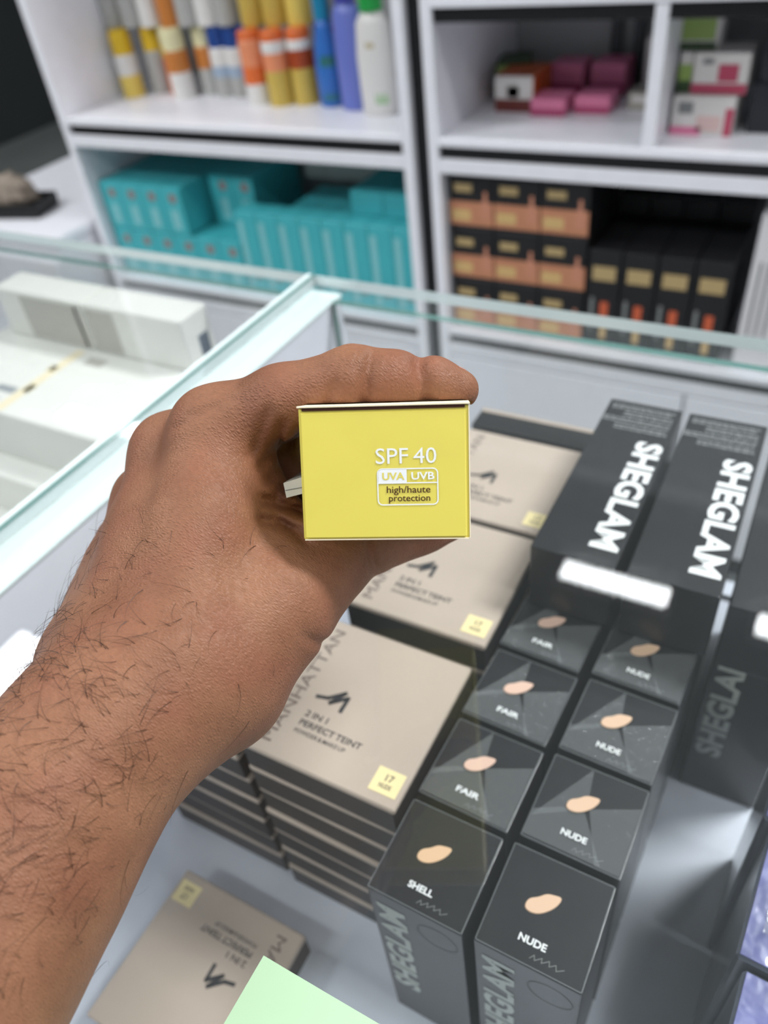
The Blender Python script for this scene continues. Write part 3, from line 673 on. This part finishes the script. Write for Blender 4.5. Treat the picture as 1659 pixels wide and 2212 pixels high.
# white leaflet pinched between palm and carton
lf = thing('paper_leaflet', 'white folded paper leaflet between the palm and the yellow carton', 'leaflet')
lf.matrix_world = Matrix.Translation(YC+Vector((0, 0, OZ)) + U*(-YW/2-.0040) + V*(-.0052) + Wd*.0185) @ Rm.to_4x4() @ Matrix.Rotation(.16, 4, 'Z')
bm = bmesh.new(); vs_ = [bm.verts.new((x, y, z)) for z in (-.028, 0) for x, y in ((-.0048, -.0028), (.0034, -.0022), (.0034, .0026), (-.0048, .0016))]
for q in ((3, 2, 1, 0), (4, 5, 6, 7), (0, 1, 5, 4), (1, 2, 6, 5), (2, 3, 7, 6), (3, 0, 4, 7)): bm.faces.new([vs_[k] for k in q])
finish(bm, 'folded_sheet', mat('white paper', (244, 244, 246), .7, .2), lf); link(_mesh(boxm(.0080, .0002, .0006, 0)), 'fold_line', M_GREYINK, lf, (-.0006, -.0006, -.0004)); lf.children[1].data.materials[0] = M_WCARD

# ------------------------------------------------------------------ the hand and forearm (one continuous surface)
def cp(px, py, d): return np.array([(px-W_PX/2)/F_PX*d, (py-H_PX/2)/F_PX*d, d])
H_ = .0009
LO = np.array([-.205, -.052, .125]); HI = np.array([.040, .165, .325])
NX, NY, NZ = [int(n) for n in np.ceil((HI-LO)/H_)]
gx = (LO[0]+H_*np.arange(NX)).astype(np.float32); gy = (LO[1]+H_*np.arange(NY)).astype(np.float32); gz = (LO[2]+H_*np.arange(NZ)).astype(np.float32)
BIG = np.float32(.05)
def new_field(): return np.full((NX, NY, NZ), BIG, np.float32)
def smin(a, b, k):
    h = np.clip(.5+.5*(b-a)/k, 0, 1); return b*(1-h)+a*h-k*h*(1-h)
def add_cone(fld, a, ra, b, rb, k):
    a, b = np.asarray(a, np.float32), np.asarray(b, np.float32); pad = max(ra, rb)+k+.008
    lo = np.maximum(np.floor((np.minimum(a, b)-pad-LO)/H_).astype(int), 0); hi = np.minimum(np.ceil((np.maximum(a, b)+pad-LO)/H_).astype(int), (NX, NY, NZ))
    if (hi <= lo).any(): return
    sl = tuple(slice(l, h) for l, h in zip(lo, hi))
    X, Y, Z = gx[sl[0]][:, None, None]-a[0], gy[sl[1]][None, :, None]-a[1], gz[sl[2]][None, None, :]-a[2]
    ba = b-a; L2 = max(float(ba.dot(ba)), 1e-10)
    tt = np.clip((X*ba[0]+Y*ba[1]+Z*ba[2])/L2, 0, 1)
    d = np.sqrt((X-tt*ba[0])**2+(Y-tt*ba[1])**2+(Z-tt*ba[2])**2)-(ra+(rb-ra)*tt)
    fld[sl] = smin(fld[sl], d.astype(np.float32), k)
def chain(fld, pts, k):
    for p, q in zip(pts[:-1], pts[1:]): add_cone(fld, cp(*p[:3]), p[3], cp(*q[:3]), q[3], k)
palm = new_field()
# metacarpals (knuckle -> wrist)
chain(palm, [(472, 937, .234, .0140), (440, 1150, .224, .0150), (395, 1400, .213, .0195)], .010)
chain(palm, [(378, 985, .250, .0136), (350, 1180, .236, .0155), (310, 1400, .220, .0200)], .010)
chain(palm, [(330, 1085, .268, .0130), (290, 1250, .252, .0145), (250, 1420, .226, .0190)], .010)
chain(palm, [(285, 1180, .284, .0122), (255, 1310, .264, .0140), (225, 1450, .234, .0190)], .010)
# palm body, thenar, web, heel
chain(palm, [(500, 1060, .244, .012), (470, 1250, .240, .018), (400, 1450, .226, .022)], .012)
chain(palm, [(690, 1218, .237, .0130), (598, 1305, .226, .0155), (478, 1450, .217, .0190)], .010)
chain(palm, [(535, 1065, .238, .0100), (610, 1165, .236, .0105)], .012)
chain(palm, [(600, 1330, .244, .011), (500, 1470, .232, .0155)], .010)
chain(palm, [(448, 1500, .221, .0138), (330, 1545, .214, .0195)], .012)
chain(palm, [(575, 985, .282, .012), (640, 1110, .278, .012), (600, 1250, .258, .014)], .008)
# forearm
chain(palm, [(285, 1528, .208, .0228), (185, 1627, .203, .0226), (86, 1785, .196, .0246), (-22, 1950, .188, .0264), (-155, 2150, .178, .0282), (-370, 2480, .160, .031)], .012)
fingers = []
def finger(pts, k=.004):
    f = new_field(); chain(f, pts, k); fingers.append(f)
finger([(472, 937, .234, .0132), (610, 868, .226, .0102), (765, 818, .2195, .0088), (850, 819, .2190, .0074), (935, 828, .2195, .0068), (990, 842, .2200, .0058)])
finger([(378, 985, .250, .0126), (560, 900, .246, .0100), (720, 838, .240, .0080), (850, 832, .2395, .0066), (950, 846, .2400, .0052)])
finger([(330, 1085, .268, .0120), (540, 930, .266, .0095), (720, 848, .258, .0074), (850, 842, .2565, .0060), (930, 858, .257, .0046)])
finger([(285, 1180, .284, .0112), (520, 985, .284, .0085), (690, 872, .276, .0064), (800, 858, .274, .0052), (870, 872, .274, .0042)])
thumb = new_field()
chain(thumb, [(690, 1218, .237, .0128), (790, 1172, .250, .0100), (850, 1152, .257, .0092), (910, 1138, .260, .0082), (965, 1128, .262, .0068)], .005)
body = smin(palm, thumb, np.float32(.008))
allf = fingers[0]
for f in fingers[1:]: allf = smin(allf, f, np.float32(.0008))
body = smin(body, allf, np.float32(.006))
# skin folds: shallow grooves across the fingers and in the web of the thumb
def crease(fld, px, py, d, dx, dy, dd, rad, depth, sig):
    c = cp(px, py, d); n = np.array([dx, dy, dd], float); n /= np.linalg.norm(n)
    lo = np.maximum(np.floor((c-rad-LO)/H_).astype(int), 0); hi = np.minimum(np.ceil((c+rad-LO)/H_).astype(int), (NX, NY, NZ))
    sl = tuple(slice(l, h) for l, h in zip(lo, hi))
    X, Y, Z = gx[sl[0]][:, None, None]-c[0], gy[sl[1]][None, :, None]-c[1], gz[sl[2]][None, None, :]-c[2]
    q = X*n[0]+Y*n[1]+Z*n[2]; rr2 = X*X+Y*Y+Z*Z
    fld[sl] += (depth*np.exp(-(q/sig)**2)*np.clip(1.6*(1-rr2/rad**2), 0, 1)).astype(np.float32)
for args in ((792, 835, .211, 1, .12, 0, .012, .0018, .0012), (776, 845, .211, 1, .05, 0, .008, .0010, .0010), (922, 850, .213, 1, -.3, 0, .012, .0022, .0020), (908, 770, .220, 1, -.1, 0, .008, .0009, .0020), (702, 880, .216, 1, .5, 0, .010, .0012, .0012),
             (622, 978, .228, 1, .75, 0, .013, .0030, .0014), (598, 952, .226, 1, .6, 0, .012, .0020, .0013), (572, 925, .224, 1, .5, 0, .011, .0013, .0013), (612, 1022, .229, 1, .25, 0, .010, .0018, .0013),
             (632, 1100, .228, .35, -1, 0, .013, .0028, .0015), (604, 1132, .226, .3, -1, 0, .011, .0016, .0013), (640, 1150, .228, .8, -1, 0, .010, .0016, .0013), (800, 1195, .243, 1, -.3, 0, .011, .0016, .0013), (676, 1372, .222, 1, -1.1, 0, .013, .0010, .0016),
             (470, 850, .222, .35, 1, 0, .009, .0007, .0010), (450, 880, .221, .35, 1, 0, .010, .0007, .0010), (425, 905, .222, .4, 1, 0, .010, .0008, .0010), (770, 775, .214, 1, .1, 0, .007, .0006, .0009), (750, 778, .214, 1, .1, 0, .006, .0006, .0009)):
    crease(body, *args)
# flesh gives way where it presses on the carton
Mt = np.array(CAM_M)
c_cam = Mt @ np.array(YC); u_cam, v_cam, w_cam = Mt @ np.array(U), Mt @ np.array(V), Mt @ np.array(Wd)
X, Y, Z = gx[:, None, None]-c_cam[0], gy[None, :, None]-c_cam[1], gz[None, None, :]-c_cam[2]
bu = np.abs(X*u_cam[0]+Y*u_cam[1]+Z*u_cam[2])-(YW/2+.0004); bv = np.abs(X*v_cam[0]+Y*v_cam[1]+Z*v_cam[2])-(YH/2+.0008)
wz = X*w_cam[0]+Y*w_cam[1]+Z*w_cam[2]; bw = np.abs(wz-YL/2+.004)-(YL/2+.0045)
body = np.maximum(body, -np.maximum(np.maximum(bu, bv), bw).astype(np.float32))

def surface_nets(f):
    ins = f < 0; nx, ny, nz = f.shape
    cnt = np.zeros((nx-1, ny-1, nz-1), np.int8)
    for i in (0, 1):
        for j in (0, 1):
            for k in (0, 1): cnt += ins[i:nx-1+i, j:ny-1+j, k:nz-1+k]
    act = (cnt > 0) & (cnt < 8); ii, jj, kk = np.nonzero(act)
    idx = np.full(act.shape, -1, np.int32); idx[ii, jj, kk] = np.arange(len(ii))
    acc = np.zeros((len(ii), 3)); num = np.zeros(len(ii))
    corners = [(i, j, k) for i in (0, 1) for j in (0, 1) for k in (0, 1)]
    for a in corners:
        for ax in range(3):
            if a[ax]: continue
            b = list(a); b[ax] = 1
            va = f[ii+a[0], jj+a[1], kk+a[2]]; vb = f[ii+b[0], jj+b[1], kk+b[2]]
            m = (va < 0) != (vb < 0); tt = np.where(m, va/np.where(va == vb, 1, va-vb), 0)
            p = np.array(a, float)[None, :].repeat(len(ii), 0); p[:, ax] = tt
            acc[m] += p[m]; num[m] += 1
    v = acc/num[:, None]+np.stack([ii, jj, kk], 1); v = LO+H_*v
    quads = []
    for ax in range(3):
        sl0 = [slice(None)]*3; sl1 = [slice(None)]*3; sl0[ax] = slice(0, -1); sl1[ax] = slice(1, None)
        a, b = ins[tuple(sl0)], ins[tuple(sl1)]
        e = np.argwhere(a != b); o1, o2 = (ax+1) % 3, (ax+2) % 3
        lim = np.array(act.shape)
        e = e[(e[:, o1] > 0) & (e[:, o2] > 0) & (e[:, o1] < lim[o1]) & (e[:, o2] < lim[o2])]
        fl = a[tuple(e.T)]
        def cell(d1, d2):
            q = e.copy(); q[:, o1] += d1; q[:, o2] += d2; return idx[tuple(q.T)]
        q = np.stack([cell(-1, -1), cell(0, -1), cell(0, 0), cell(-1, 0)], 1)
        q[~fl] = q[~fl][:, ::-1]; quads.append(q)
    return v, np.concatenate(quads)
hv, hq = surface_nets(body)
hv_w = hv @ Mt                       # camera axes -> world axes (camera at the origin)
me = bpy.data.meshes.new('person'); me.from_pydata(hv_w.tolist(), [], hq.tolist()); me.update()
bm = bmesh.new(); bm.from_mesh(me)
for _ in range(2): bmesh.ops.smooth_vert(bm, verts=bm.verts[:], factor=.5, use_axis_x=True, use_axis_y=True, use_axis_z=True)
bmesh.ops.recalc_face_normals(bm, faces=bm.faces[:]); bm.to_mesh(me); bm.free(); me.shade_smooth()

def skin_material():
    m = bpy.data.materials.new('skin'); m.use_nodes = True; nt = m.node_tree; b = nt.nodes['Principled BSDF']
    tc = nt.nodes.new('ShaderNodeTexCoord'); L = nt.links.new
    n = nt.nodes.new('ShaderNodeTexNoise'); n.inputs['Scale'].default_value = 38; n.inputs['Detail'].default_value = 4; L(tc.outputs['Object'], n.inputs['Vector'])
    r = nt.nodes.new('ShaderNodeValToRGB'); e = r.color_ramp.elements
    e[0].position = .3; e[0].color = (*lin((130, 84, 60)), 1); e[1].position = .72; e[1].color = (*lin((160, 112, 83)), 1)
    L(n.outputs['Fac'], r.inputs['Fac'])
    n2 = nt.nodes.new('ShaderNodeTexNoise'); n2.inputs['Scale'].default_value = 900; n2.inputs['Detail'].default_value = 2; L(tc.outputs['Object'], n2.inputs['Vector'])
    mx = nt.nodes.new('ShaderNodeMix'); mx.data_type = 'RGBA'; mx.blend_type = 'MULTIPLY'; mx.inputs['Factor'].default_value = .28
    n4 = nt.nodes.new('ShaderNodeTexNoise'); n4.inputs['Scale'].default_value = 60; n4.inputs['Detail'].default_value = 2; L(tc.outputs['Object'], n4.inputs['Vector'])
    r4 = nt.nodes.new('ShaderNodeValToRGB'); r4.color_ramp.elements[0].position = .45; r4.color_ramp.elements[1].position = .75; L(n4.outputs['Fac'], r4.inputs['Fac'])
    pk = nt.nodes.new('ShaderNodeMix'); pk.data_type = 'RGBA'; pk.inputs[7].default_value = (*lin((150, 93, 72)), 1); r4.color_ramp.elements[1].color = (.5, .5, .5, 1); L(r4.outputs['Color'], pk.inputs['Factor']); L(r.outputs['Color'], pk.inputs[6])
    L(pk.outputs[2], mx.inputs[6]); L(n2.outputs['Fac'], mx.inputs[7]); 
    L(mx.outputs[2], b.inputs['Base Color'])
    b.inputs['Roughness'].default_value = .55; b.inputs['Specular IOR Level'].default_value = .32
    
    # fine cross-hatched skin lines plus coarser folds
    mp = nt.nodes.new('ShaderNodeMapping'); mp.inputs['Rotation'].default_value = (.4, .9, .5); mp.inputs['Scale'].default_value = (1, 2.2, 1); L(tc.outputs['Object'], mp.inputs['Vector'])
    v = nt.nodes.new('ShaderNodeTexVoronoi'); v.feature = 'DISTANCE_TO_EDGE'; v.inputs['Scale'].default_value = 700; L(mp.outputs[0], v.inputs['Vector'])
    n3 = nt.nodes.new('ShaderNodeTexNoise'); n3.inputs['Scale'].default_value = 160; n3.inputs['Detail'].default_value = 5; L(mp.outputs[0], n3.inputs['Vector'])
    b1 = nt.nodes.new('ShaderNodeBump'); b1.inputs['Strength'].default_value = .55; b1.inputs['Distance'].default_value = .0006; L(v.outputs['Distance'], b1.inputs['Height'])
    b2 = nt.nodes.new('ShaderNodeBump'); b2.inputs['Strength'].default_value = .2; b2.inputs['Distance'].default_value = .0012; L(n3.outputs['Fac'], b2.inputs['Height']); L(b1.outputs[0], b2.inputs['Normal'])
    L(b2.outputs[0], b.inputs['Normal']); return m
M_SKIN = skin_material()
person = link(me, 'person', M_SKIN)
tag(person, 'bare left forearm and hand gripping the yellow carton between thumb and fingers', 'person')

# nails
M_NAIL = mat('fingernail', (196, 156, 150), .25, .5, coat=.4)
def nail(px, py, d, n_px, length, width, normal_cam, along_cam):
    c = cp(px, py, d); n = np.array(normal_cam, float); n /= np.linalg.norm(n); a = np.array(along_cam, float); a -= n*a.dot(n); a /= np.linalg.norm(a); s = np.cross(a, n)
    bm = bmesh.new(); bmesh.ops.create_uvsphere(bm, u_segments=16, v_segments=8, radius=1)
    for v_ in bm.verts:
        p = c+a*v_.co.x*length/2+s*v_.co.y*width/2+n*(v_.co.z*.0007-.0012*(v_.co.y**2)); v_.co = Vector(p @ Mt)
    o = finish(bm, 'fingernail', M_NAIL, person, smooth=True)
nail(975, 801, .2215, 0, .0105, .0088, (.25, -.85, .45), (1, .25, .05))
nail(955, 1166, .2600, 0, .0110, .0095, (.12, .95, -.15), (1, -.2, .05))

# dark hairs on the forearm and the back of the hand
nv = len(me.vertices); co = np.empty(nv*3); me.vertices.foreach_get('co', co); co = co.reshape(-1, 3); no = np.empty(nv*3); me.vertices.foreach_get('normal', no); no = no.reshape(-1, 3)
cc = co @ Mt.T; nc = no @ Mt.T
pxx = W_PX/2+F_PX*cc[:, 0]/cc[:, 2]; pyy = H_PX/2+F_PX*cc[:, 1]/cc[:, 2]
view = -(nc*cc).sum(1)/np.linalg.norm(cc, axis=1)
along = cp(330, 1350, .21)-cp(60, 1900, .195); along /= np.linalg.norm(along)
s_arm = (cc-cp(330, 1350, .21)) @ along          # >0 towards the fingers
dens = np.clip((.012-s_arm)/.03, 0, 1)+.16*np.clip((.048-s_arm)/.02, 0, 1)
dens *= (view > -.35)*np.clip((view+.5), .15, 1)
right = (pxx-330)*.87+(pyy-1500)*.49               # towards the thumb side, in image units across the arm
dens *= np.where(right > 60, .18, 1.0)*np.where(right > 140, .25, 1.0)
dens *= (pyy > 1130)
p_ = dens/dens.sum(); rng = np.random.default_rng(11)
pick = rng.choice(nv, 1250, replace=False, p=p_)
hvv, hff = [], []
sd = np.cross(along, np.array([0, 0, 1.])); 
for i in pick:
    n = nc[i]; d = along*rng.normal(-.1, .6)+sd*rng.normal(.8, .55)+np.array([0, 0, -1])*rng.normal(0, .1); d = d-n*d.dot(n); d /= np.linalg.norm(d)+1e-9
    side = np.cross(n, d); ln = rng.uniform(.007, .019)*(.75 if s_arm[i] > 0 else 1); curl = rng.normal(.5, 1.5); r0 = rng.uniform(.00005, .00010)
    p = cc[i].copy()-n*.0003; N = 9; base = len(hvv)
    for k in range(N+1):
        tt = k/N; ang = curl*tt; dd = d*math.cos(ang)+side*math.sin(ang); lift = .55*(1-tt)**1.5+.06
        rad = r0*(1-.8*tt)
        for a in range(3):
            q = p+rad*(side*math.cos(2.094*a)+n*math.sin(2.094*a)); hvv.append((q @ Mt).tolist())
        p = p+(dd*(1-lift*.5)+n*lift*.45)*ln/N
    for k in range(N):
        for a in range(3):
            q0 = base+k*3; hff.append((q0+a, q0+(a+1) % 3, q0+3+(a+1) % 3, q0+3+a))
hm = bpy.data.meshes.new('arm_hair'); hm.from_pydata(hvv, [], hff); hm.update()
hair = link(hm, 'arm_hair', mat('dark brown hair', (54, 33, 22), .5, .4), person); hair['kind'] = 'stuff'; hair['label'] = 'dark curly hairs on the forearm'
